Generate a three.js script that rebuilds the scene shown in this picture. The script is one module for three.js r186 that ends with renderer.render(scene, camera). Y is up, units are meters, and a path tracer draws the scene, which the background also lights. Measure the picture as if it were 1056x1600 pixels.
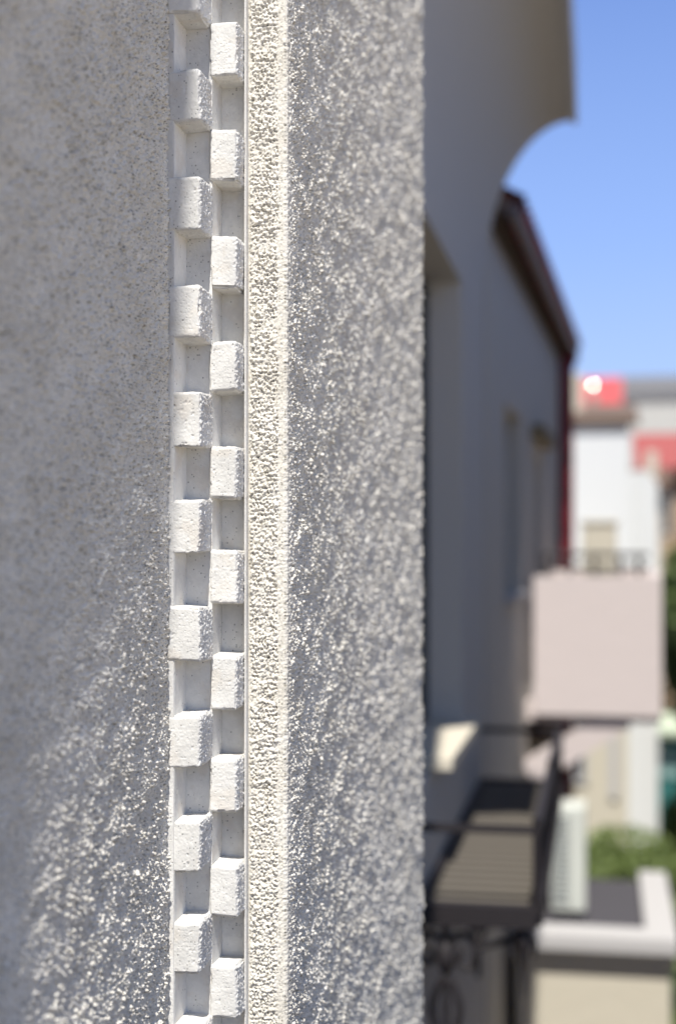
import * as THREE from 'three';
import { mergeGeometries, mergeVertices } from 'three/addons/utils/BufferGeometryUtils.js';
import { RoundedBoxGeometry } from 'three/addons/geometries/RoundedBoxGeometry.js';

// ---------------------------------------------------------------- camera, sky, sun
const scene = new THREE.Scene();
const H = 9;                                    // the eye is nine metres above the street
const camera = new THREE.PerspectiveCamera(39.6, 675 / 1024, 0.05, 900);
camera.position.set(0, H, 0);
camera.rotation.y = 0.18333;                    // turned a little towards the facade, which runs along -z
camera.setViewOffset(1056, 1600, 0, -50, 1056, 1600);
camera.focus = 2.32; camera.userData.fStop = 1.5;
scene.add(camera);

const renderer = new THREE.WebGLRenderer({ antialias: true });
renderer.setSize(675, 1024);
renderer.toneMapping = THREE.LinearToneMapping;
renderer.toneMappingExposure = 1.28;
renderer.shadowMap.enabled = true;

const SUN = new THREE.Vector3(0.092, 1.75, 1).normalize();
{
  const w = 256, h = 256, d = new Float32Array(w * h * 4);
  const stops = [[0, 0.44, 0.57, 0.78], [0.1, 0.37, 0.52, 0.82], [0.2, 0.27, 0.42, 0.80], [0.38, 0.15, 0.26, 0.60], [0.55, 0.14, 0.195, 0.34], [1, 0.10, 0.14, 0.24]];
  for (let j = 0; j < h; j++) {
    const s = Math.sin(((j + 0.5) / h - 0.5) * Math.PI), e = Math.max(0, s);
    let k = 0; while (k < stops.length - 2 && e > stops[k + 1][0]) k++;
    const a = stops[k], b = stops[k + 1], t = Math.min(1, (e - a[0]) / (b[0] - a[0]));
    for (let i = 0; i < w; i++) {
      const o = (j * w + i) * 4;
      for (let c = 0; c < 3; c++) d[o + c] = a[c + 1] + (b[c + 1] - a[c + 1]) * t;
      d[o + 3] = 1;
    }
  }
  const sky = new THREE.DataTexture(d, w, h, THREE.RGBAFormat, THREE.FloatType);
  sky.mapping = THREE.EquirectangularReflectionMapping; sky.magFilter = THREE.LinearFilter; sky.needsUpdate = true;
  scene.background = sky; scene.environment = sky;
}
const sun = new THREE.DirectionalLight(new THREE.Color().setRGB(1, 0.965, 0.905), 4.8);
sun.position.copy(SUN).multiplyScalar(60).add(new THREE.Vector3(0, H, -12));
sun.target.position.set(0, H, -12);
sun.castShadow = true; sun.shadow.mapSize.set(4096, 4096); sun.shadow.radius = 1;
Object.assign(sun.shadow.camera, { left: -40, right: 40, top: 40, bottom: -40, near: 1, far: 200 });
scene.add(sun, sun.target);

// ---------------------------------------------------------------- helpers
let seed = 12345;
const rnd = () => { seed = (Math.imul(seed, 1664525) + 1013904223) >>> 0; return seed / 4294967296; };
const rr = (a, b) => a + (b - a) * rnd();
const hash = (x, y, s) => { let h = Math.imul(x, 374761393) ^ Math.imul(y, 668265263) ^ Math.imul(s, 2246822519); h = Math.imul(h ^ (h >>> 13), 1274126177); h ^= h >>> 16; return (h >>> 0) / 4294967296; };
const sm = (t) => t * t * (3 - 2 * t);
const clamp = (x, a, b) => Math.min(b, Math.max(a, x));
const step = (a, b, x) => sm(clamp((x - a) / (b - a), 0, 1));
function vnoise(x, y, s) {
  const i = Math.floor(x), j = Math.floor(y), u = sm(x - i), v = sm(y - j);
  const a = hash(i, j, s), b = hash(i + 1, j, s), c = hash(i, j + 1, s), d = hash(i + 1, j + 1, s);
  return (a + (b - a) * u) * (1 - v) + (c + (d - c) * u) * v;
}
// thrown plaster: rounded granules lying over one another
function grains(x, y, cell, s, fill = 0.92) {
  const gx = x / cell, gy = y / cell, i0 = Math.floor(gx), j0 = Math.floor(gy);
  let best = 0;
  for (let j = j0 - 1; j <= j0 + 1; j++) for (let i = i0 - 1; i <= i0 + 1; i++) {
    const a = hash(i, j, s); if (a > fill) continue;
    const dx = gx - i - hash(i, j, s + 1), dy = gy - j - hash(i, j, s + 2), r = 0.42 + 0.5 * hash(i, j, s + 3);
    const q = 1 - (dx * dx + dy * dy) / (r * r);
    if (q > 0) best = Math.max(best, Math.sqrt(q) * (0.35 + 0.65 * hash(i, j, s + 4)) * (0.5 + 0.55 * r));
  }
  return best;
}
function pits(x, y, cell, s, share) {
  const gx = x / cell, gy = y / cell, i0 = Math.floor(gx), j0 = Math.floor(gy);
  let best = 0;
  for (let j = j0 - 1; j <= j0 + 1; j++) for (let i = i0 - 1; i <= i0 + 1; i++) {
    if (hash(i, j, s) > share) continue;
    const dx = gx - i - 0.5, dy = (gy - j - 0.5), r = 0.2 + 0.35 * hash(i, j, s + 3);
    const q = 1 - (dx * dx + dy * dy) / (r * r);
    if (q > 0) best = Math.max(best, q);
  }
  return best;
}
const stucco = (u, v, s, k = 1) => {                          // metres of relief
  const clump = 0.6 + 0.7 * vnoise(u / 0.028, v / 0.028, s + 50);
  return 0.0092 * clump * 1.5 * k * Math.max(grains(u, v, 0.0068 * k, s, 0.88), 0.72 * grains(u + 3.1, v + 1.7, 0.0044 * k, s + 9, 0.9)) + 0.0035 * (vnoise(u / 0.06, v / 0.06, s + 70) - 0.5) - 0.0065 * k * pits(u + 0.4 * v, v, 0.0095 * k, s + 30, 0.42);
};
const names = {};
function named(o, name) { const n = names[name] = (names[name] ?? -1) + 1; o.name = n ? `${name}_${String(n).padStart(3, '0')}` : name; return o; }
function tag(o, label, category, group) { o.userData.label = label; o.userData.category = category; if (group) o.userData.group = group; return o; }
function thing(name, label, category, pos = [0, 0, 0], turn = 0, group) {
  const o = named(new THREE.Group(), name); o.position.set(...pos); o.rotation.y = turn; scene.add(o); return tag(o, label, category, group);
}
function part(name, geo, mat, parent, label) {
  const g = Array.isArray(geo) ? (geo.length > 1 ? merged(geo) : geo[0]) : geo;
  const m = new THREE.Mesh(g, mat); named(m, name); m.castShadow = m.receiveShadow = true; parent.add(m);
  if (label) m.userData.label = label;
  return m;
}
const structure = (m) => { m.userData.kind = 'structure'; return m; };
function merged(list) {
  const l = list.map((g) => { const q = g.index ? g.toNonIndexed() : g; for (const k of Object.keys(q.attributes)) if (!['position', 'normal', 'uv'].includes(k)) q.deleteAttribute(k); return q; });
  return mergeGeometries(l);
}
function metreUV(g) {                                   // uv in metres by the way each face points
  const p = g.attributes.position, n = g.attributes.normal, uv = new Float32Array(p.count * 2);
  for (let i = 0; i < p.count; i++) {
    const ax = Math.abs(n.getX(i)), ay = Math.abs(n.getY(i)), az = Math.abs(n.getZ(i));
    if (ax >= ay && ax >= az) { uv[2 * i] = p.getZ(i); uv[2 * i + 1] = p.getY(i); } else if (ay >= az) { uv[2 * i] = p.getX(i); uv[2 * i + 1] = p.getZ(i); } else { uv[2 * i] = p.getX(i); uv[2 * i + 1] = p.getY(i); }
  }
  g.setAttribute('uv', new THREE.BufferAttribute(uv, 2)); return g;
}
// box given by its limits; d counts metres ahead of the eye (-z)
function bx(x0, x1, y0, y1, d0, d1, r = 0) {
  const w = x1 - x0, h = y1 - y0, l = d1 - d0;
  const g = r ? new RoundedBoxGeometry(w, h, l, 2, Math.min(r, w / 2.01, h / 2.01, l / 2.01)) : new THREE.BoxGeometry(w, h, l);
  g.translate((x0 + x1) / 2, (y0 + y1) / 2, -(d0 + d1) / 2); return metreUV(g);
}
const V = (x, y, d) => new THREE.Vector3(x, y, -d);
const tube = (pts, r, seg = 24, closed = false) => new THREE.TubeGeometry(new THREE.CatmullRomCurve3(pts, closed), seg, r, 7, closed);
function bar(a, b, r, n = 8) {
  const g = new THREE.CylinderGeometry(r, r, a.distanceTo(b), n), d = b.clone().sub(a).normalize();
  g.applyQuaternion(new THREE.Quaternion().setFromUnitVectors(new THREE.Vector3(0, 1, 0), d)); g.translate(...a.clone().add(b).multiplyScalar(0.5).toArray()); return g;
}
function prism(points, d0, d1) {                        // (x, y) outline drawn out from d0 to d1
  const g = new THREE.ExtrudeGeometry(new THREE.Shape(points.map(([x, y]) => new THREE.Vector2(x, y))), { depth: d1 - d0, bevelEnabled: false });
  g.translate(0, 0, -d1); return metreUV(g);
}
// ---------------------------------------------------------------- textures and materials
function tex(size, metres, f, srgb) {
  const d = new Uint8Array(size * size * 4);
  for (let j = 0; j < size; j++) for (let i = 0; i < size; i++) {
    const v = f(i / size, j / size), o = (j * size + i) * 4;
    for (let c = 0; c < 3; c++) d[o + c] = clamp(255 * (Array.isArray(v) ? v[c] : v), 0, 255);
    d[o + 3] = 255;
  }
  const t = new THREE.DataTexture(d, size, size); t.wrapS = t.wrapT = THREE.RepeatWrapping; t.magFilter = THREE.LinearFilter; t.minFilter = THREE.LinearMipmapLinearFilter;
  if (srgb) t.colorSpace = THREE.SRGBColorSpace;
  t.repeat.set(1 / metres, 1 / metres); t.needsUpdate = true; return t;
}
const tileNoise = (u, v, n, s) => {                     // value noise that wraps
  const x = u * n, y = v * n, i = Math.floor(x), j = Math.floor(y), a = sm(x - i), b = sm(y - j), w = (k) => ((k % n) + n) % n;
  const p = hash(w(i), w(j), s), q = hash(w(i + 1), w(j), s), r = hash(w(i), w(j + 1), s), t = hash(w(i + 1), w(j + 1), s);
  return (p + (q - p) * a) * (1 - b) + (r + (t - r) * a) * b;
};
const fbm = (u, v, n, s, o = 5) => { let a = 0, w = 0.5; for (let k = 0; k < o; k++) { a += w * tileNoise(u, v, n << k, s + k); w *= 0.5; } return a; };
const fineBump = tex(1024, 0.41, (u, v) => 0.25 * fbm(u, v, 16, 3, 4) + 0.45 * fbm(u, v, 128, 5, 3) + 0.3 * (1 - pits(u, v, 1 / 90, 8, 0.10)));
const broadBump = tex(1024, 2.3, (u, v) => fbm(u, v, 64, 13, 5));
const mottle = (base, amt, s) => tex(512, 0.53, (u, v) => {
  const n = fbm(u, v, 8, s, 6) - 0.5, m = fbm(u, v, 64, s + 9, 3) - 0.5;
  return base.map((c, k) => c * (1 + amt * (n * [1, 1.15, 1.4][k] * 1.2 + m * 0.6)));
}, true);
const M = (o) => new THREE.MeshStandardMaterial({ roughness: 0.9, ...o, color: o.rgb ? new THREE.Color().setRGB(...o.rgb) : 0xffffff, rgb: undefined });
const mat = (rgb, o = {}) => { const m = new THREE.MeshStandardMaterial({ roughness: 0.9, ...o }); m.color.setRGB(...rgb); return m; };
const sandy = tex(1024, 0.53, (u, v) => {              // sandy render: paler and darker aggregate grains; dark specks paint dirt and crevice shade
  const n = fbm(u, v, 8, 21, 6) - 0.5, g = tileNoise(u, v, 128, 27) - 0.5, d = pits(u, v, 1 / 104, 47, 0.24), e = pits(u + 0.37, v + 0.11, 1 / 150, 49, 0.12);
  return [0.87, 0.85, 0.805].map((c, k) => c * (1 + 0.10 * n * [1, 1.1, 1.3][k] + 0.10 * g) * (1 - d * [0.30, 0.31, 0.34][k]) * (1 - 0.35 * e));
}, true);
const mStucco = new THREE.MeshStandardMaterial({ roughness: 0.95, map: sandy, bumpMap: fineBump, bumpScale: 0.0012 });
const specks = tex(1024, 0.47, (u, v) => {              // bare plaster with old dirt: dark specks also paint shaded pits, faint yellowish blotches
  const n = fbm(u, v, 8, 31, 6) - 0.5, m = fbm(u, v, 64, 40, 3) - 0.5, dot = pits(u, v, 1 / 150, 44, 0.012 + 0.05 * step(0.5, 0.62, fbm(u, v, 6, 61, 3))) * 0.4, y = step(0.52, 0.7, fbm(u, v, 12, 71, 5));
  return [0.86, 0.852, 0.83].map((c, k) => c * (1 + 0.16 * n + 0.07 * m - y * [0.012, 0.025, 0.04][k]) * (1 - dot));
}, true);
const mPlaster = new THREE.MeshStandardMaterial({ roughness: 0.92, map: specks, bumpMap: fineBump, bumpScale: 0.0016 });
const mWall = mat([0.60, 0.58, 0.54], { bumpMap: broadBump, bumpScale: 0.006 });
const mWallSmooth = mat([0.55, 0.53, 0.49], { bumpMap: broadBump, bumpScale: 0.003 });
const mIron = mat([0.020, 0.016, 0.017], { roughness: 0.6 });
const mSlat = mat([0.12, 0.105, 0.085]);
const mFrameDark = mat([0.05, 0.055, 0.06], { roughness: 0.5 });
const mDark = mat([0.03, 0.03, 0.033]);
const mMetalGrey = mat([0.45, 0.45, 0.46], { roughness: 0.45, metalness: 0.4 });
const mGlass = new THREE.MeshPhysicalMaterial({ color: 0xffffff, roughness: 0.02, transmission: 1, thickness: 0, ior: 1.5 });
const mCream = mat([0.60, 0.55, 0.44], { bumpMap: broadBump, bumpScale: 0.003 });
const mPink = mat([0.64, 0.56, 0.53], { bumpMap: broadBump, bumpScale: 0.003 });
const mCoping = mat([0.50, 0.485, 0.475]);
const mRoofFelt = mat([0.07, 0.066, 0.075]);
const mTile = mat([0.36, 0.075, 0.06], { roughness: 0.8 });
const mTileDark = mat([0.2, 0.06, 0.05], { roughness: 0.8 });
const mBrownWood = mat([0.07, 0.045, 0.025]);
const mRedPipe = mat([0.17, 0.012, 0.02], { roughness: 0.45 });
const mWhite = mat([0.70, 0.71, 0.70], { bumpMap: broadBump, bumpScale: 0.003 });

// ---------------------------------------------------------------- the near building
const XL = -0.684, XP = -0.517;                        // plane of the facade, plane of the pilaster
const DL = 2.2, DR = 2.264, DS = 2.325, DE = 3.37;      // fronts of the two block columns, of the strip, end of the pilaster
const home = thing('apartment_building', 'grey stucco building with raised pilaster, stepped block moulding and coved cornice', 'building', [0, H, 0]);

// a displaced sheet: columns follow a plan path, rows run up
function sheet(path, rows, yRange, relief) {
  const nc = path.length, pos = new Float32Array(nc * rows * 3), uv = new Float32Array(nc * rows * 2), idx = new Uint32Array((nc - 1) * (rows - 1) * 6);
  for (let i = 0; i < nc; i++) {
    const c = path[i], [y0, y1] = yRange(c);
    for (let j = 0; j < rows; j++) {
      const y = y0 + (y1 - y0) * j / (rows - 1), h = relief(c, y), o = j * nc + i;
      pos[3 * o] = c.x + c.nx * h; pos[3 * o + 1] = y; pos[3 * o + 2] = -(c.d - c.nz * h);
      uv[2 * o] = c.s; uv[2 * o + 1] = y;
    }
  }
  let k = 0;
  for (let j = 0; j < rows - 1; j++) for (let i = 0; i < nc - 1; i++) {
    const a = j * nc + i, b = a + 1, c = a + nc, d = c + 1;
    idx[k++] = a; idx[k++] = b; idx[k++] = d; idx[k++] = a; idx[k++] = d; idx[k++] = c;
  }
  const g = new THREE.BufferGeometry();
  g.setAttribute('position', new THREE.BufferAttribute(pos, 3)); g.setAttribute('uv', new THREE.BufferAttribute(uv, 2)); g.setIndex(new THREE.BufferAttribute(idx, 1));
  g.computeVertexNormals(); return g;
}
{
  // left wall, from near the eye back to the moulding
  const path = []; let d = 1.4;
  while (d < DL + 0.02) { const m = 0.22 * Math.max(0, DL - d), n = Math.hypot(1, m); path.push({ x: XL - 0.006 - 0.11 * Math.max(0, DL - d) ** 2, d, nx: 1 / n, nz: m / n, s: d }); d += 0.0013 * (0.6 + d * 0.45); }
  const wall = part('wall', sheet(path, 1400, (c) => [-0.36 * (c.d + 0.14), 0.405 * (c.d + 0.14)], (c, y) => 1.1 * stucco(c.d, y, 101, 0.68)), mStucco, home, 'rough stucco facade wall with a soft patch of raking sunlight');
  part('wall', [bx(-1.2, XL - 0.022, -9, 6, 2.0, 2.5), bx(-1.2, XL - 0.1, -9, 6, -3, 2.0)], mWall, home);
}
{
  // pilaster: plain strip facing the eye, an arris, then the long side running back to the window
  const path = []; let s = 0; const r = 0.007, x0 = -0.5835;
  for (let x = x0; x < XP - r; x += 0.0011) path.push({ x, d: DS, nx: 0, nz: 1, s: (s = x - x0), strip: x - x0 });
  for (let k = 0; k <= 6; k++) { const a = k / 6 * Math.PI / 2; path.push({ x: XP - r + Math.sin(a) * r, d: DS + r - Math.cos(a) * r, nx: Math.sin(a), nz: Math.cos(a), s: s += r * 0.26, arris: 1 }); }
  let d = DS + r;
  while (d < DE) { const m = 0.17 * (d - DS), n = Math.hypot(1, m); path.push({ x: XP + 0.085 * (d - DS) ** 2, d, nx: 1 / n, nz: m / n, s: s + d - DS - r, side: 1 }); d += 0.0009 * (0.5 + d * 0.95); }
  const width = XP - x0;
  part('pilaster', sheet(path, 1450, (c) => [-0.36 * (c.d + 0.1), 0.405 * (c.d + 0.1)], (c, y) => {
    if (c.strip !== undefined) {
      const edge = step(width - 0.021 + 0.012 * (vnoise(y / 0.05, 3, 4) - 0.5), width - 0.014, c.strip), rim = step(0.0, 0.006, c.strip);
      return rim * (0.75 * stucco(c.s, y, 301, 0.68) * (1 - 0.8 * edge) + 0.0025 * edge);
    }
    return (c.arris ? 0.0025 * c.nz : 0.0) + 1.1 * stucco(c.s, y, 301, 0.7) * (c.arris ? 0.16 : 0.25 + 0.75 * step(DS, DS + 0.03, c.d));
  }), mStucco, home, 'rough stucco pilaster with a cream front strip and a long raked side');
  const plan = [[-1.2, DS + 0.03]]; for (let k = 0; k <= 12; k++) { const q = DS + 0.03 + (DE - DS - 0.032) * k / 12; plan.push([XP - 0.012 + 0.085 * (q - DS) ** 2, q]); } plan.push([-1.2, DE - 0.002]);
  const flared = new THREE.ExtrudeGeometry(new THREE.Shape(plan.map(([a, b]) => new THREE.Vector2(a, b))), { depth: 15, bevelEnabled: false }); flared.rotateX(-Math.PI / 2); flared.translate(0, -9, 0); metreUV(flared);
  part('pilaster', [flared, bx(x0, XP - 0.004, -9, -1.0, DS + 0.003, DS + 0.03), bx(x0, XP - 0.004, 1.1, 6, DS + 0.003, DS + 0.03)], mWall, home);
}
// moulding: a stepped bed with two columns of staggered blocks
const XA = -0.6752, XB = -0.631, XC = -0.5865;
{
  const bed = part('moulding', [
    bx(XL - 0.02, XA, -3, 3, DL, DL + 0.09, 0.003), bx(XA - 0.002, XB, -3, 3, DL + 0.068, 2.5), bx(XB - 0.002, XC + 0.0005, -3, 3, DR + 0.066, 2.5),
    bx(XC - 0.001, XC + 0.003, -3, 3, DR + 0.044, DR + 0.09, 0.002),
  ], mPlaster, home, 'stepped plaster bed between the wall and the pilaster');
  const wl = 2.283, wr = 2.348, Y = (py, w) => (850 - py) / 2222 * w;
  const L = [[-60, 22], [107, 190], [276, 360], [447, 530], [611, 697], [780, 863], [948, 1034], [1117, 1200], [1283, 1363], [1441, 1522], [1604, 1690]];
  const R = [[-125, -45], [38, 121], [205, 286], [370, 452], [535, 613], [698, 780], [860, 944], [1023, 1108], [1184, 1268], [1350, 1430], [1507, 1590], [1668, 1750]];
  const block = (x0, x1, y0, y1, d0, d1, s) => {
    const w = x1 - x0, h = y1 - y0, l = d1 - d0, r = 0.0035 + 0.0025 * hash(s, 1, 1);
    const g = new THREE.BoxGeometry(w, h, l, Math.round(w / 0.0015), Math.round(h / 0.0015), Math.round(l / 0.002)), p = g.attributes.position, c = new THREE.Vector3(), q = new THREE.Vector3();
    const tilt = (hash(s, 5, 1) - 0.5) * 0.12, bow = (hash(s, 6, 1) - 0.5) * 0.1, lean = (hash(s, 7, 1) - 0.5) * 0.07;
    for (let i = 0; i < p.count; i++) {
      c.fromBufferAttribute(p, i);
      const ix = clamp(c.x, -w / 2 + r, w / 2 - r), iy = clamp(c.y, -h / 2 + r, h / 2 - r), iz = clamp(c.z, -l / 2 + r, l / 2 - r);
      q.set(c.x - ix, c.y - iy, c.z - iz); const len = q.length();
      const chip = (0.002 * Math.pow(vnoise(c.y / 0.014 + s * 3, c.x / 0.014 + c.z / 0.02, 60 + s), 3) + 0.005 * step(0.8, 0.95, vnoise(c.y / 0.02 + s * 7, c.x / 0.02 + c.z / 0.03, 160 + s))) * (Math.abs(q.x) + Math.abs(q.y) + Math.abs(q.z) > r * 1.35 ? 1 : 0);
      if (len > 1e-9) { q.divideScalar(len); c.set(ix, iy, iz).addScaledVector(q, Math.min(len, r) - chip); }
      const u = c.x + s * 0.7, v = c.y + s * 0.3, t = c.z;
      const side = Math.max(0, q.x), front = Math.max(0, q.z), cap = Math.abs(q.y);
      let e = 0.00065 * (vnoise(u / 0.02, v / 0.016, 5) + 0.4 * vnoise(u / 0.008 + t * 90, v / 0.008, 6) - 0.75);
      e += front * (-0.0014 * pits(u, v, 0.006, 15, 0.06) + 0.00025 * (vnoise(u / 0.003, v / 0.003, 9) - 0.5));
      e += side * (0.0034 * grains(t + s, v, 0.0036, 33, 0.8) - 0.0022);
      e += cap * 0.0012 * (vnoise(u / 0.006, t / 0.006, 77) - 0.5);
      c.addScaledVector(q, e);
      c.x += lean * c.y * (c.x > 0 ? 1 : 0.2); c.y += tilt * c.x + bow * c.z;
      p.setXYZ(i, c.x, c.y, c.z);
    }
    let m = g.clone(); m.deleteAttribute('uv'); m.deleteAttribute('normal'); m = mergeVertices(m, 1e-6); m.computeVertexNormals(); metreUV(m);
    const uv = m.attributes.uv; for (let i = 0; i < uv.count; i++) uv.setXY(i, uv.getX(i) + s * 0.137, uv.getY(i) + s * 0.271);
    m.translate((x0 + x1) / 2, (y0 + y1) / 2, -(d0 + d1) / 2); return m;
  };
  L.forEach(([a, b], k) => part('block', block(XL - 0.004, XB + rr(-0.001, 0.001), Y(b, wl), Y(a, wl), DL - 0.001 + rr(-0.0025, 0.0025), DL + 0.074, k * 2 + 1), mPlaster, bed));
  R.forEach(([a, b], k) => part('block', block(XB - 0.0045, XC - 0.0005 + rr(-0.001, 0.001), Y(b, wr), Y(a, wr), DR + rr(-0.002, 0.002), DR + 0.072, k * 2 + 2), mPlaster, bed));
}
// facade beyond the pilaster, round the window
const W0 = 4.75, W1 = 7.03, WT = 1.3, WB = -0.87, HE = 8.4;
part('wall', [bx(-1.1, XL, -9, WB - 0.06, DE, HE), bx(-1.1, XL, WT, 4, DE, HE), bx(-1.1, XL, WB - 0.06, WT, DE, W0), bx(-1.1, XL, WB - 0.06, WT, W1, HE)], mWallSmooth, home, 'smooth grey wall round the window');
part('room', [bx(-3.2, -3.1, -2.2, 2.4, 3.6, 8.4), bx(-3.1, -1.1, -2.2, -2.1, 3.6, 8.4), bx(-3.1, -1.1, 2.3, 2.4, 3.6, 8.4), bx(-3.1, -1.1, -2.1, 2.3, 3.6, 3.7), bx(-3.1, -1.1, -2.1, 2.3, 8.3, 8.4)], mat([0.45, 0.40, 0.34]), home);
{
  const xf = -0.845, win = part('window', [bx(xf - 0.06, xf, WB, WT, W0, W0 + 0.07), bx(xf - 0.06, xf, WB, WT, W1 - 0.07, W1), bx(xf - 0.06, xf, WB, WB + 0.07, W0 + 0.07, W1 - 0.07), bx(xf - 0.06, xf, WT - 0.07, WT, W0 + 0.07, W1 - 0.07), bx(xf - 0.05, xf + 0.005, WB + 0.07, WT - 0.07, 5.86, 5.94)], mFrameDark, home, 'dark window set back in its reveal');
  part('pane', bx(xf - 0.035, xf - 0.031, WB + 0.06, WT - 0.06, W0 + 0.06, 5.87), mGlass, win);
  part('pane', bx(xf - 0.035, xf - 0.031, WB + 0.06, WT - 0.06, 5.93, W1 - 0.06), mGlass, win);
  part('sill', bx(-0.9, -0.598, WB - 0.058, WB, 5.78, W1 + 0.12, 0.008), mat([0.66, 0.60, 0.48]), win, 'pale stone sill catching the sun');
}
{
  const y0 = 1.467, pts = [[XL - 0.2, y0 - 0.002], [XL, y0]];
  for (let k = 1; k <= 24; k++) { const a = k / 24 * Math.PI / 2; pts.push([-0.17 - 0.514 * Math.cos(a), y0 + Math.sin(a)]); }
  pts.push([-0.17, 2.85], [-0.25, 2.95], [XL - 0.2, 2.95]);
  const c = part('cornice', prism(pts, 5.0, HE - 0.003), mWallSmooth, home, 'deep coved cornice in shade');
  part('flashing', [bx(-0.172, -0.142, 2.45, 2.85, 4.99, HE + 0.01)], mMetalGrey, c);
}
{
  // pilaster added outside the frame, its flared outline shaped to throw the soft left shadow
  part('pilaster', prism([[-1.1, -9], [-0.628, -9], [-0.628, 1.0], [-0.619, 1.47], [-0.594, 2.0], [-0.561, 2.76], [-0.534, 3.2], [-0.47, 4], [-1.1, 4]], -0.6, 0.8), mWall, home, 'unseen added pilaster, its flared head shaped to cast the left shadow');
}

// ---------------------------------------------------------------- iron window balcony
{
  const t = thing('window_balcony', 'low dark wrought iron balcony with slatted floor and scroll brackets under the window', 'balcony', [0, H, 0]);
  const xo = -0.236, yb = -1.37, yt = -1.06, d0 = 5.3, d1 = 8.15;
  part('floor_frame', [bx(XL, xo, yb - 0.05, yb + 0.03, d0 - 0.03, d0 + 0.03), bx(XL, xo, yb - 0.05, yb + 0.03, d1 - 0.03, d1 + 0.03), bx(xo - 0.03, xo + 0.02, yb - 0.05, yb + 0.035, d0 + 0.03, d1 - 0.03), bx(-0.52, -0.48, yb - 0.04, yb + 0.0035, d0 + 0.03, d1 - 0.03), bx(XL, XL + 0.04, yb - 0.05, yb + 0.035, d0 + 0.03, d1 - 0.03)], mIron, t);
  for (let d = d0 + 0.06; d < d1 - 0.08; d += 0.12) part('slat', bx(XL + 0.045, xo - 0.035, yb + 0.004, yb + 0.02, d, d + 0.075), mSlat, t);
  for (const d of [d0, d1]) part('rail', bx(XL, xo, yt - 0.014, yt + 0.014, d - 0.014, d + 0.014), mIron, t);
  part('rail', bx(xo - 0.018, xo + 0.018, yt - 0.014, yt + 0.02, d0 + 0.016, d1 - 0.016), mIron, t);
  for (const [x, d] of [[xo, d0], [xo, d1], [xo, (d0 + d1) / 2]]) part('post', bar(V(x, yb, d), V(x, yt + 0.05, d), 0.016), mIron, t);
  for (let k = 0; k < 12; k++) {
    const d = d0 + 0.13 + k * 0.24, ym = (yb + yt) / 2;
    part('scroll', [tube([V(xo, yb + 0.03, d), V(xo, ym - 0.03, d + 0.08), V(xo, ym + 0.06, d + 0.05), V(xo, ym + 0.03, d), V(xo, ym + 0.1, d - 0.05), V(xo, yt - 0.01, d)], 0.011), tube([V(xo, yb + 0.03, d + 0.01), V(xo, ym, d - 0.08), V(xo, yt - 0.01, d - 0.01)], 0.009)], mIron, t);
  }
  for (const d of [d0 + 0.02, (d0 + d1) / 2, d1 - 0.02]) {
    const x = -0.575, y = yb - 0.055;
    const br = part('bracket', [bar(V(x, y, d), V(x, y - 0.62, d), 0.013),
      tube([V(x, y - 0.13, d), V(x - 0.03, y - 0.05, d), V(x - 0.075, y - 0.04, d), V(x - 0.1, y - 0.09, d), V(x - 0.085, y - 0.15, d), V(x - 0.05, y - 0.14, d), V(x - 0.055, y - 0.1, d)], 0.012),
      tube([V(x, y - 0.13, d), V(x + 0.03, y - 0.05, d), V(x + 0.075, y - 0.04, d), V(x + 0.11, y - 0.09, d), V(x + 0.09, y - 0.16, d), V(x + 0.05, y - 0.15, d), V(x + 0.055, y - 0.1, d)], 0.012),
      tube([V(x, y - 0.2, d), V(x - 0.05, y - 0.3, d), V(x - 0.04, y - 0.38, d), V(x, y - 0.43, d), V(x + 0.04, y - 0.38, d), V(x + 0.05, y - 0.3, d)], 0.014, 30, true),
      bar(V(x + 0.11, y - 0.09, d), V(xo - 0.02, y - 0.02, d), 0.012)], mIron, t);
    const knob = new THREE.LatheGeometry([[0, 0.075], [0.018, 0.06], [0.036, 0.015], [0.03, -0.03], [0.012, -0.06], [0, -0.07]].map(([a, b]) => new THREE.Vector2(a, b)), 12); knob.translate(x, y - 0.13, -d); part('knob', knob, mIron, br);
    const tip = new THREE.SphereGeometry(0.03, 12, 8); tip.scale(1, 1.3, 1); tip.translate(x, y - 0.44, -d); part('knob', tip, mIron, br);
    const pend = new THREE.LatheGeometry([[0, 0.05], [0.02, 0.03], [0.03, 0], [0.022, -0.04], [0.012, -0.1], [0.004, -0.2], [0, -0.23]].map(([a, b]) => new THREE.Vector2(a, b)), 12); pend.translate(xo - 0.05, y - 0.04, -d); part('pendant', pend, mIron, br);
    part('leaf', [tube([V(xo - 0.05, y - 0.02, d), V(xo - 0.01, y - 0.05, d), V(xo - 0.012, y - 0.11, d)], 0.009), tube([V(xo - 0.05, y - 0.02, d), V(xo - 0.1, y - 0.05, d), V(xo - 0.095, y - 0.11, d)], 0.009)], mIron, br);
  }
}

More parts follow.
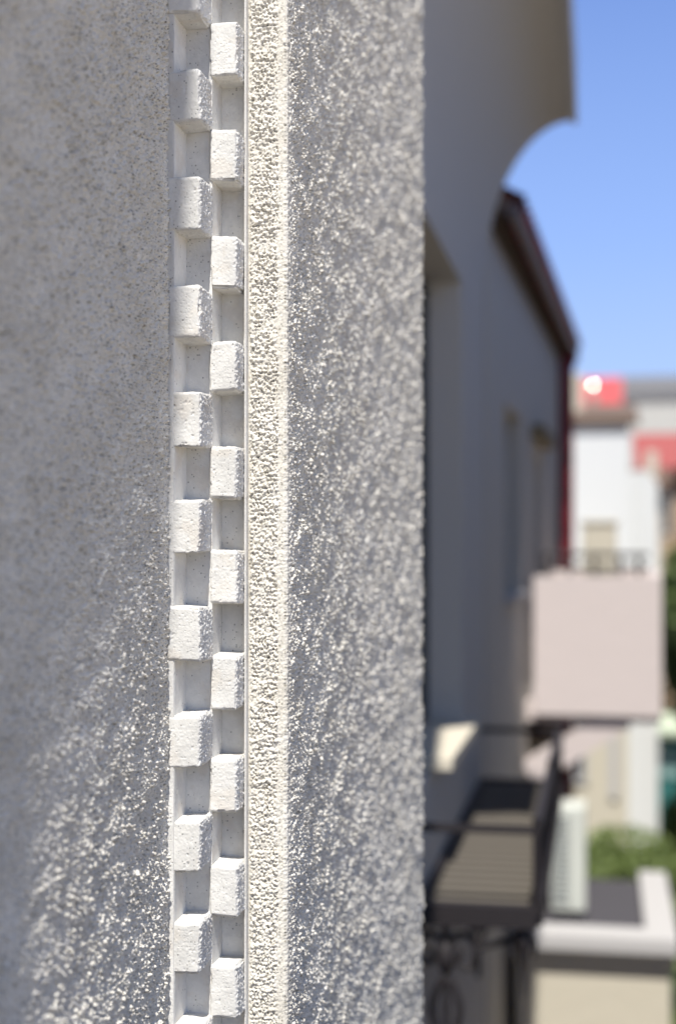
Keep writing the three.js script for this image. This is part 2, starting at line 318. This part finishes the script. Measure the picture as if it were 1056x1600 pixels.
// ---------------------------------------------------------------- next house, with balcony, red pipe and eave
const aTurn = -0.0369, aHouse = thing('tiled_house', 'grey house with red tiled eave, dark red downpipe and pale pink boxed balcony', 'house', [-0.68, H, -8.5], aTurn);
{
  const L = 6.5, wins = [[1.05, 2.35, -0.35, 0.95], [3.3, 4.3, -1.2, 0.75]];
  const walls = []; let p = 0;
  for (const [a, b, y0, y1] of wins) { walls.push(bx(-0.3, 0, -9, 1.95, p, a), bx(-0.3, 0, -9, y0, a, b), bx(-0.3, 0, y1, 1.95, a, b)); p = b; }
  walls.push(bx(-0.3, 0, -9, 1.95, p, L), bx(-6, -0.3, -9, 1.95, L - 0.3, L - 0.002), bx(-1.2, -1.1, -3, 1.9, 0.3, L - 0.4));
  part('wall', walls, mat([0.56, 0.53, 0.47], { bumpMap: broadBump, bumpScale: 0.003 }), aHouse);
  for (const [a, b, y0, y1] of wins) {
    const f = part('window', [bx(-0.2, -0.14, y0, y1, a, a + 0.06), bx(-0.2, -0.14, y0, y1, b - 0.06, b), bx(-0.2, -0.14, y0, y0 + 0.06, a + 0.06, b - 0.06), bx(-0.2, -0.14, y1 - 0.06, y1, a + 0.06, b - 0.06), bx(-0.19, -0.135, y0 + 0.06, y1 - 0.06, (a + b) / 2 - 0.03, (a + b) / 2 + 0.03)], mFrameDark, aHouse);
    part('pane', bx(-0.175, -0.171, y0 + 0.05, y1 - 0.05, a + 0.05, b - 0.05), mGlass, f);
    part('sill', bx(-0.14, 0.05, y0 - 0.05, y0 - 0.001, a - 0.06, b + 0.06), mCoping, f);
  }
  part('hood', bx(-0.02, 0.1, 0.85, 0.97, 3.1, 4.5), mat([0.22, 0.17, 0.09]), aHouse);
  // roof: soffit, gutter, tiled slope
  const rise = 0.55, roof = part('roof', prism([[0.12, 1.99], [0.12, 2.05], [-5, 2.05 + 5.12 * rise], [-5, 1.99]], -0.02, L + 0.25), mat([0.2, 0.15, 0.12]), aHouse);
  part('soffit', bx(-0.1, 0.11, 1.955, 1.988, -0.01, L + 0.2), mBrownWood, roof);
  part('gutter', bar(V(0.15, 1.99, -0.02), V(0.15, 1.99, L + 0.25), 0.045, 12), mat([0.12, 0.10, 0.11], { roughness: 0.5 }), roof);
  const tileG = new THREE.CylinderGeometry(0.085, 0.1, 0.42, 10, 1, false, 0, Math.PI); tileG.rotateZ(Math.PI / 2); tileG.rotateX(-Math.PI / 2);
  for (let r = 0; r < 5; r++) for (let k = 0; k < 30; k++) {
    const m = part('tile', tileG, (k * 7 + r * 3) % 4 ? mTile : mTileDark, roof); m.rotation.z = -Math.atan(rise); m.position.set(0.0 - r * 0.34, 2.1 + r * 0.34 * rise, -(0.08 + k * 0.22));
  }
  part('downpipe', [bar(V(0.085, 1.95, 6.35), V(0.085, -6, 6.35), 0.075, 14), bar(V(0.15, 1.96, 6.35), V(0.085, 1.8, 6.35), 0.07, 12)], mRedPipe, aHouse, 'dark red downpipe at the corner');
  // boxed balcony; the panel towards the eye is in full sun
  const xb = 1.03, b0 = 2.55, b1 = 5.4, yf = -1.29, yp = -0.245;
  const bal = part('balcony', [bx(0, xb, yf - 0.08, yf + 0.06, b0 + 0.101, b1), bx(0.07, xb, yf - 0.02, yp, b0, b0 + 0.1), bx(xb - 0.1, xb, yf + 0.061, yp, b0 + 0.101, b1), bx(0.0, xb - 0.101, yf + 0.061, yp, b1 - 0.1, b1)], mPink, aHouse, 'balcony with plain pale pink parapet');
  const br = new THREE.BoxGeometry(0.86, 0.2, 0.16); br.rotateZ(0.585); br.translate(0.38, -1.55, -b0 - 0.14); part('brace', metreUV(br), mPink, bal);
  part('brace', bx(0, 0.22, yf - 0.28, yf - 0.081, b0 + 0.3, b0 + 0.42), mBrownWood, bal, 'dark wooden bracket');
  part('railing', [bar(V(0.1, yp + 0.16, b0 + 0.7), V(xb - 0.1, yp + 0.16, b0 + 0.7), 0.018), bar(V(0.1, yp + 0.05, b0 + 0.7), V(xb - 0.1, yp + 0.05, b0 + 0.7), 0.018), ...[0.1, 0.3, 0.5, 0.7, 0.85].map((x) => bar(V(x, yf, b0 + 0.7), V(x, yp + 0.16, b0 + 0.7), 0.014))], mIron, bal);
}
{
  const t = thing('storage_box', 'cream box standing behind the pale pink balcony parapet', 'box', [-0.02, H - 0.05, -12.2]);
  part('box_body', new RoundedBoxGeometry(0.28, 0.42, 0.22, 2, 0.015), mCream, t);
  const lid = new RoundedBoxGeometry(0.31, 0.04, 0.25, 2, 0.012); lid.translate(0, 0.23, 0); part('lid', lid, mCream, t);
  const stand = new THREE.BoxGeometry(0.24, 0.95, 0.18); stand.translate(0, -0.69, 0); part('stand', stand, mBrownWood, t);
}
// ---------------------------------------------------------------- flat-roofed bay with the cooling unit
{
  const t = thing('flat_roofed_bay', 'cream bay with dark felt roof and white coping below the balcony', 'bay', [0, H, 0]);
  const x0 = -0.56, x1 = 0.44, d0 = 9.55, d1 = 11.4, yr = -2.62;
  part('wall', bx(x0, x1, -9, yr - 0.1, d0, d1), mCream, t);
  part('roof', bx(x0, x1 - 0.16, yr - 0.099, yr, d0 + 0.16, d1 - 0.1), mRoofFelt, t);
  part('coping', [bx(x0, x1 + 0.05, yr - 0.05, yr + 0.06, d0 - 0.11, d0 + 0.16, 0.01), bx(x1 - 0.16, x1 + 0.05, yr - 0.05, yr + 0.06, d0 + 0.161, d1, 0.01)], mCoping, t);
  part('cornice', [bx(x0, x1 + 0.025, yr - 0.17, yr - 0.052, d0 - 0.03, d0 - 0.001)], mCream, t);
}
{
  const t = thing('cooling_unit', 'pale louvred cooling unit standing on the dark flat roof', 'air conditioner', [-0.23, H - 2.6, -10.2]);
  const w = 0.24, h = 0.74, l = 0.3;
  const c = new RoundedBoxGeometry(w, h, l, 2, 0.02); c.translate(0, h / 2 + 0.03, 0); part('casing', c, mat([0.62, 0.64, 0.58], { roughness: 0.5 }), t);
  for (let k = 0; k < 15; k++) { const g = new THREE.BoxGeometry(0.11, 0.014, 0.02); g.rotateX(0.4); g.translate(-0.05, 0.11 + k * 0.042, l / 2 + 0.006); part('louvre', g, mat([0.4, 0.42, 0.4]), t); }
  for (const s of [-1, 1]) { const g = new THREE.BoxGeometry(0.05, 0.05, 0.32); g.translate(s * 0.08, 0.005, 0); part('foot', g, mDark, t); }
}
// ---------------------------------------------------------------- houses farther off
function facadeHouse(name, label, x0, x1, y0, y1, d0, d1, wallM, wins, roofFn) {
  const t = thing(name, label, 'house', [0, 0, 0], 0, 'houses farther along the street');
  part('wall', bx(x0, x1, y0, y1, d0, d1), wallM, t);
  for (const [a, b, c, d] of wins) {
    const f = part('window', [bx(a, a + 0.06, c, d, d0 - 0.05, d0 - 0.001), bx(b - 0.06, b, c, d, d0 - 0.05, d0 - 0.001), bx(a + 0.06, b - 0.06, c, c + 0.06, d0 - 0.05, d0 - 0.001), bx(a + 0.06, b - 0.06, d - 0.06, d, d0 - 0.05, d0 - 0.001)], mCoping, t);
    part('pane', bx(a + 0.05, b - 0.05, c + 0.05, d - 0.05, d0 - 0.02, d0 - 0.003), mat([0.03, 0.04, 0.05], { roughness: 0.1 }), f);
  }
  if (roofFn) roofFn(t);
  return t;
}
const tiltRoof = (x0, x1, y0, y1, d0, d1) => { // slope facing the eye
  const g = new THREE.BoxGeometry(x1 - x0, 0.12, Math.hypot(y1 - y0, d1 - d0)); g.rotateX(Math.atan2(y1 - y0, d1 - d0)); g.translate((x0 + x1) / 2, (y0 + y1) / 2, -(d0 + d1) / 2); return metreUV(g);
};
facadeHouse('white_house', 'white rendered house with blank stepped wall behind the balcony', -1.4, 0.44, 0, H + 2.0, 24, 31, mWhite, [], (t) => {
  part('annex', prism([[0.441, 0], [0.92, 0], [0.92, H + 1.0], [0.75, H + 1.22], [0.441, H + 1.22]], 24.3, 30), mWhite, t);
  part('roof', tiltRoof(-1.6, 0.6, H + 2.02, H + 2.55, 23.9, 27), mat([0.16, 0.11, 0.08]), t, 'dark brown roof');
  const ch = part('chimney', bx(-0.75, -0.35, H + 2.1, H + 3.0, 25.4, 25.9), mCream, t);
});
facadeHouse('red_roofed_house', 'distant house under a bright red roof at the skyline', -1.9, 0.75, 0, H + 5.2, 60, 70, mCream, [], (t) => {
  part('roof', tiltRoof(-2.2, 0.85, H + 5.2, H + 7.2, 59.7, 63), mat([0.50, 0.09, 0.09]), t);
});
{
  const t = thing('metal_cowl', 'shiny metal chimney cowl glinting in front of the red roof', 'chimney cowl', [-0.32, H + 5.6, -52]);
  const stack = new THREE.CylinderGeometry(0.14, 0.16, 14.4, 12); stack.translate(0, -7.4, 0); part('stack', stack, mat([0.4, 0.36, 0.3]), t);
  const cap = new THREE.CylinderGeometry(0.02, 0.2, 0.14, 16); part('cap', cap, mMetalGrey, t);
  // one facet of the cap is turned so that it glints
  const e = new THREE.Vector3(0, H, 0).sub(t.position).normalize(), half = e.add(SUN).normalize();
  const g = new THREE.CylinderGeometry(0.04, 0.04, 0.02, 16); g.applyQuaternion(new THREE.Quaternion().setFromUnitVectors(new THREE.Vector3(0, 1, 0), half)); g.translate(0, 0.1, 0.12);
  part('facet', g, mat([0.9, 0.8, 0.7], { roughness: 0.3, metalness: 1 }), t);
}
facadeHouse('long_building', 'far long pale building with grey roof band at the skyline', 0.9, 14, 0, H + 8.2, 80, 95, mat([0.5, 0.49, 0.45]), [], (t) => part('roof', bx(0.7, 14.2, H + 8.2, H + 9.2, 79.7, 95.3), mat([0.25, 0.25, 0.26]), t));
facadeHouse('tan_house', 'tan house with red sloping roof at the right edge', 1.0, 5, 0, H + 1.75, 36, 44, mat([0.42, 0.30, 0.2]), [[1.1, 1.7, H + 0.2, H + 1.2]], (t) => part('roof', tiltRoof(0.8, 5.2, H + 1.8, H + 2.9, 35.6, 39), mat([0.36, 0.09, 0.08]), t));
facadeHouse('cream_house', 'cream house with tall narrow openings behind the cooling unit', -2, 0.35, 0, H - 1.0, 20, 23.8, mCream, [[-0.42, -0.2, H - 3.3, H - 2.2], [0.1, 0.22, H - 3.5, H - 1.6]]);
{
  const t = thing('market_kiosk', 'teal kiosk with pale awning among the trees', 'kiosk', [1.45, 0, -33]);
  const b = new THREE.BoxGeometry(1.7, 4.7, 1.6); b.translate(0, 2.35, 0); part('kiosk_body', b, mat([0.03, 0.16, 0.15]), t);
  const a = new THREE.BoxGeometry(2.0, 0.12, 1.2); a.rotateX(0.25); a.translate(0, 5.0, 0.7); part('awning', a, mat([0.5, 0.56, 0.42]), t);
  const p = new THREE.BoxGeometry(0.9, 0.7, 0.05); p.translate(-0.2, 4.2, 0.83); part('window', p, mat([0.25, 0.4, 0.38], { roughness: 0.2 }), t);
}
// ---------------------------------------------------------------- parked car
{
  const t = thing('parked_car', 'white car parked on the pale paving in the distance', 'car', [1.5, 0, -45], 1.35);
  const prof = [[-2, 0.3], [-2, 0.75], [-1.7, 0.9], [-1.1, 0.98], [-0.6, 1.42], [0.7, 1.45], [1.3, 0.98], [1.95, 0.88], [2.05, 0.6], [2.0, 0.3]].map(([x, y]) => new THREE.Vector2(x, y));
  const g = new THREE.ExtrudeGeometry(new THREE.Shape(prof), { depth: 1.6, bevelEnabled: true, bevelSize: 0.06, bevelThickness: 0.06, bevelSegments: 2 }); g.translate(0, 0, -0.8);
  part('body', g, mat([0.75, 0.75, 0.75], { roughness: 0.25 }), t);
  for (const s of [-1, 1]) { const w = new THREE.ExtrudeGeometry(new THREE.Shape([[-0.95, 1.0], [-0.5, 1.36], [0.6, 1.38], [1.05, 1.0]].map(([x, y]) => new THREE.Vector2(x, y))), { depth: 0.02, bevelEnabled: false }); w.translate(0, 0, s * 0.875 - 0.01); part('window', w, mat([0.02, 0.02, 0.025], { roughness: 0.1 }), t); }
  for (const x of [-1.3, 1.3]) for (const z of [-0.75, 0.75]) { const w = new THREE.CylinderGeometry(0.32, 0.32, 0.22, 18); w.rotateX(Math.PI / 2); w.translate(x, 0.32, z); const k = part('wheel', w, mDark, t); const r = new THREE.CylinderGeometry(0.2, 0.2, 0.24, 14); r.rotateX(Math.PI / 2); r.translate(x, 0.32, z); part('rim', r, mMetalGrey, k); }
}
// ---------------------------------------------------------------- trees and shrubs
const leafShape = new THREE.BufferGeometry();
function crown(cx, cy, cd, rx, ry, n, size, s) {
  seed = s; const pos = [], lobes = [];
  for (let k = 0; k < 16; k++) { const a = rr(0, 6.283), b = Math.acos(rr(-1, 1)), q = rr(0.35, 0.8); lobes.push([Math.cos(a) * Math.sin(b) * q, Math.cos(b) * q, Math.sin(a) * Math.sin(b) * q, rr(0.25, 0.5)]); }
  const v = new THREE.Vector3(), e = new THREE.Euler(), m = new THREE.Matrix4();
  for (let k = 0; k < n; k++) {
    const l = lobes[Math.floor(rnd() * lobes.length)], a = rr(0, 6.283), b = Math.acos(rr(-1, 1)), q = Math.cbrt(rr(0.1, 1)) * l[3];
    const x = cx + rx * (l[0] + Math.cos(a) * Math.sin(b) * q), y = cy + ry * (l[1] + Math.cos(b) * q), z = -cd + rx * (l[2] + Math.sin(a) * Math.sin(b) * q), z1 = size * rr(0.6, 1.3);
    m.makeRotationFromEuler(e.set(rr(-1.2, 1.2), rr(0, 6.28), rr(-1, 1)));
    const P = [[-0.5, 0, 0], [0, 0.12, 0.35], [0.5, 0, 0], [0, 0.1, -0.35]].map((t) => v.set(...t).multiplyScalar(z1).applyMatrix4(m).toArray());
    for (const i of [0, 1, 2, 0, 2, 3]) pos.push(P[i][0] + x, P[i][1] + y, P[i][2] + z);
  }
  const g = new THREE.BufferGeometry(); g.setAttribute('position', new THREE.Float32BufferAttribute(pos, 3)); g.computeVertexNormals(); return g;
}
const leaf = (rgb) => new THREE.MeshPhysicalMaterial({ color: new THREE.Color().setRGB(...rgb), roughness: 0.6, transmission: 0.35, thickness: 0, side: THREE.DoubleSide });
const mLeafA = leaf([0.07, 0.12, 0.03]), mLeafB = leaf([0.13, 0.18, 0.04]), mLeafD = leaf([0.16, 0.22, 0.05]), mLeafC = leaf([0.055, 0.10, 0.03]), mBark = mat([0.12, 0.09, 0.06]);
function tree(label, x, d, yc, rx, ry, n, size, m, s, group) {
  const t = thing('street_tree', label, 'tree', [x, 0, -d], 0, 'trees along the street');
  const g = new THREE.CylinderGeometry(0.1, 0.2, yc, 9); g.translate(0, yc / 2, 0);
  const limbs = [0, 1, 2, 3].map((k) => bar(new THREE.Vector3(0, yc - ry * 0.5, 0), new THREE.Vector3(Math.cos(k * 1.6) * rx * 0.6, yc + ry * 0.35, Math.sin(k * 1.6) * rx * 0.6), 0.05));
  part('trunk', [g, ...limbs], mBark, t); part('crown', crown(0, yc, 0, rx, ry, n, size, s), m, t); part('highlight_leaves', crown(0, yc + 0.1, 0, rx * 1.03, ry * 1.02, Math.round(n / 4), size, s), mLeafD, t, 'lighter yellowish leaves painted as sunlit highlights of the crown');  // lighter leaf colour stands in for sunlight on the crown
}
tree('nearer dark green street tree at the lower right edge', 1.45, 14.5, 3.2, 1.35, 2.1, 11000, 0.12, mLeafC, 71);
tree('mid green street tree at the right edge beside the balcony', 2.0, 21, 8.2, 1.7, 1.9, 11000, 0.15, mLeafA, 72);
tree('yellowish green tree behind the darker street trees', 2.5, 27, 7.1, 2.0, 1.7, 8000, 0.19, mLeafB, 73);
tree('tall tree behind the teal kiosk', 2.9, 38, 4.6, 2.6, 2.4, 8000, 0.24, mLeafA, 74);
tree('distant tree before the tan house', 3.2, 34, 9.8, 1.6, 2.0, 5000, 0.24, mLeafB, 75);
{
  const t = thing('hedge', 'bright green bushy hedge beyond the flat roof', 'hedge', [0.35, 0, -18.5]);
  part('foliage', crown(0.2, 4.7, 0, 1.3, 0.62, 11000, 0.09, 91), mLeafD, t);
  const g = new THREE.CylinderGeometry(0.06, 0.09, 4.2, 8); g.translate(0, 2.1, 0); part('stem', g, mBark, t);
}
[['bright green shrub right of the hedge, before the teal kiosk', 1.25, 22, 4.2, 0.6, 0.7, 94], ['sunlit yellow green bush behind the white coping corner', 1.15, 17.2, 3.6, 0.5, 0.9, 95], ['round green bush at the foot of the teal kiosk', 1.75, 29.5, 3.5, 0.75, 0.9, 96]].forEach(([label, x, d, y, rx, ry, sd], k) => {
  const t = thing('garden_bush', label, 'bush', [x, 0, -d], 0, 'bushes between the houses');
  part('foliage', crown(0, y, 0, rx, ry, 5000, 0.1, sd), k === 1 ? mLeafB : mLeafD, t);
  const g = new THREE.CylinderGeometry(0.05, 0.09, y, 8); g.translate(0, y / 2, 0); part('stem', g, mBark, t);
});
facadeHouse('brown_roofed_cottage', 'small cottage with brown roof half hidden behind the white house', 0.55, 1.35, 0, H + 1.25, 33, 35, mat([0.50, 0.42, 0.33]), [[0.85, 1.2, H + 0.3, H + 0.9]], (t) => {
  part('roof', tiltRoof(0.4, 1.5, H + 1.28, H + 1.75, 32.7, 34.4), mat([0.17, 0.11, 0.08]), t);
  part('chimney', bx(1.0, 1.25, H + 1.5, H + 2.15, 33.6, 33.9), mCream, t);
});
// ---------------------------------------------------------------- the other side of the narrow street, outside the frame: it keeps much of the sky off the facade
facadeRow();
function facadeRow() {
  const mats = [mat([0.42, 0.34, 0.26]), mat([0.42, 0.37, 0.31]), mat([0.36, 0.30, 0.24])];
  [['low tan house across the street with a pale terrace roof added to bounce sunlight', -14, 3.4, -1.6], ['grey house across the street, opposite the window', 3.6, 12.5, 2.2], ['brown house across the street, opposite the balcony', 12.7, 24, 3.5]].forEach(([label, d0, d1, top], k) => {
    const t = thing('street_house', label, 'house', [0, H, 0], 0, 'houses across the street');
    part('wall', bx(k ? 4.4 : 1.9, 13, -9, top, d0, d1), mats[k], t);
    part('roof', bx(k ? 4.0 : 1.7, 13.2, top + 0.001, top + 0.3, d0 - 0.05, d1 + 0.05), k ? mTileDark : mat([0.66, 0.58, 0.47]), t);  // pale roof of the low house: added out of view to bounce warm sunlight
    for (let f = 0; f < Math.floor((top + 9) / 3.4); f++) for (let d = d0 + 1.2; d < d1 - 1.5; d += 2.6) {
      const w = part('window', bx((k ? 4.4 : 1.9) - 0.08, (k ? 4.4 : 1.9) - 0.001, -6.6 + f * 3.4, -4.9 + f * 3.4, d, d + 1.1), mCoping, t);
      part('pane', bx((k ? 4.4 : 1.9) - 0.1, (k ? 4.4 : 1.9) - 0.081, -6.5 + f * 3.4, -5 + f * 3.4, d + 0.08, d + 1.02), mat([0.03, 0.035, 0.04], { roughness: 0.1 }), w);
    }
  });
}
// ---------------------------------------------------------------- ground
{
  const g = new THREE.PlaneGeometry(700, 700); g.rotateX(-Math.PI / 2); metreUV(g);
  const m = structure(new THREE.Mesh(g, mat([0.35, 0.29, 0.22], { bumpMap: broadBump, bumpScale: 0.01 }))); m.name = 'ground'; m.receiveShadow = true; scene.add(m);
  const r = structure(new THREE.Mesh(bx(0.9, 1.6, 0.0, 0.004, -60, 40), mat([0.055, 0.055, 0.058], { bumpMap: broadBump, bumpScale: 0.01 }))); r.name = 'road'; scene.add(r);
}
scene.traverse((o) => { if (o.isMesh) o.castShadow = o.receiveShadow = true; });
renderer.render(scene, camera);
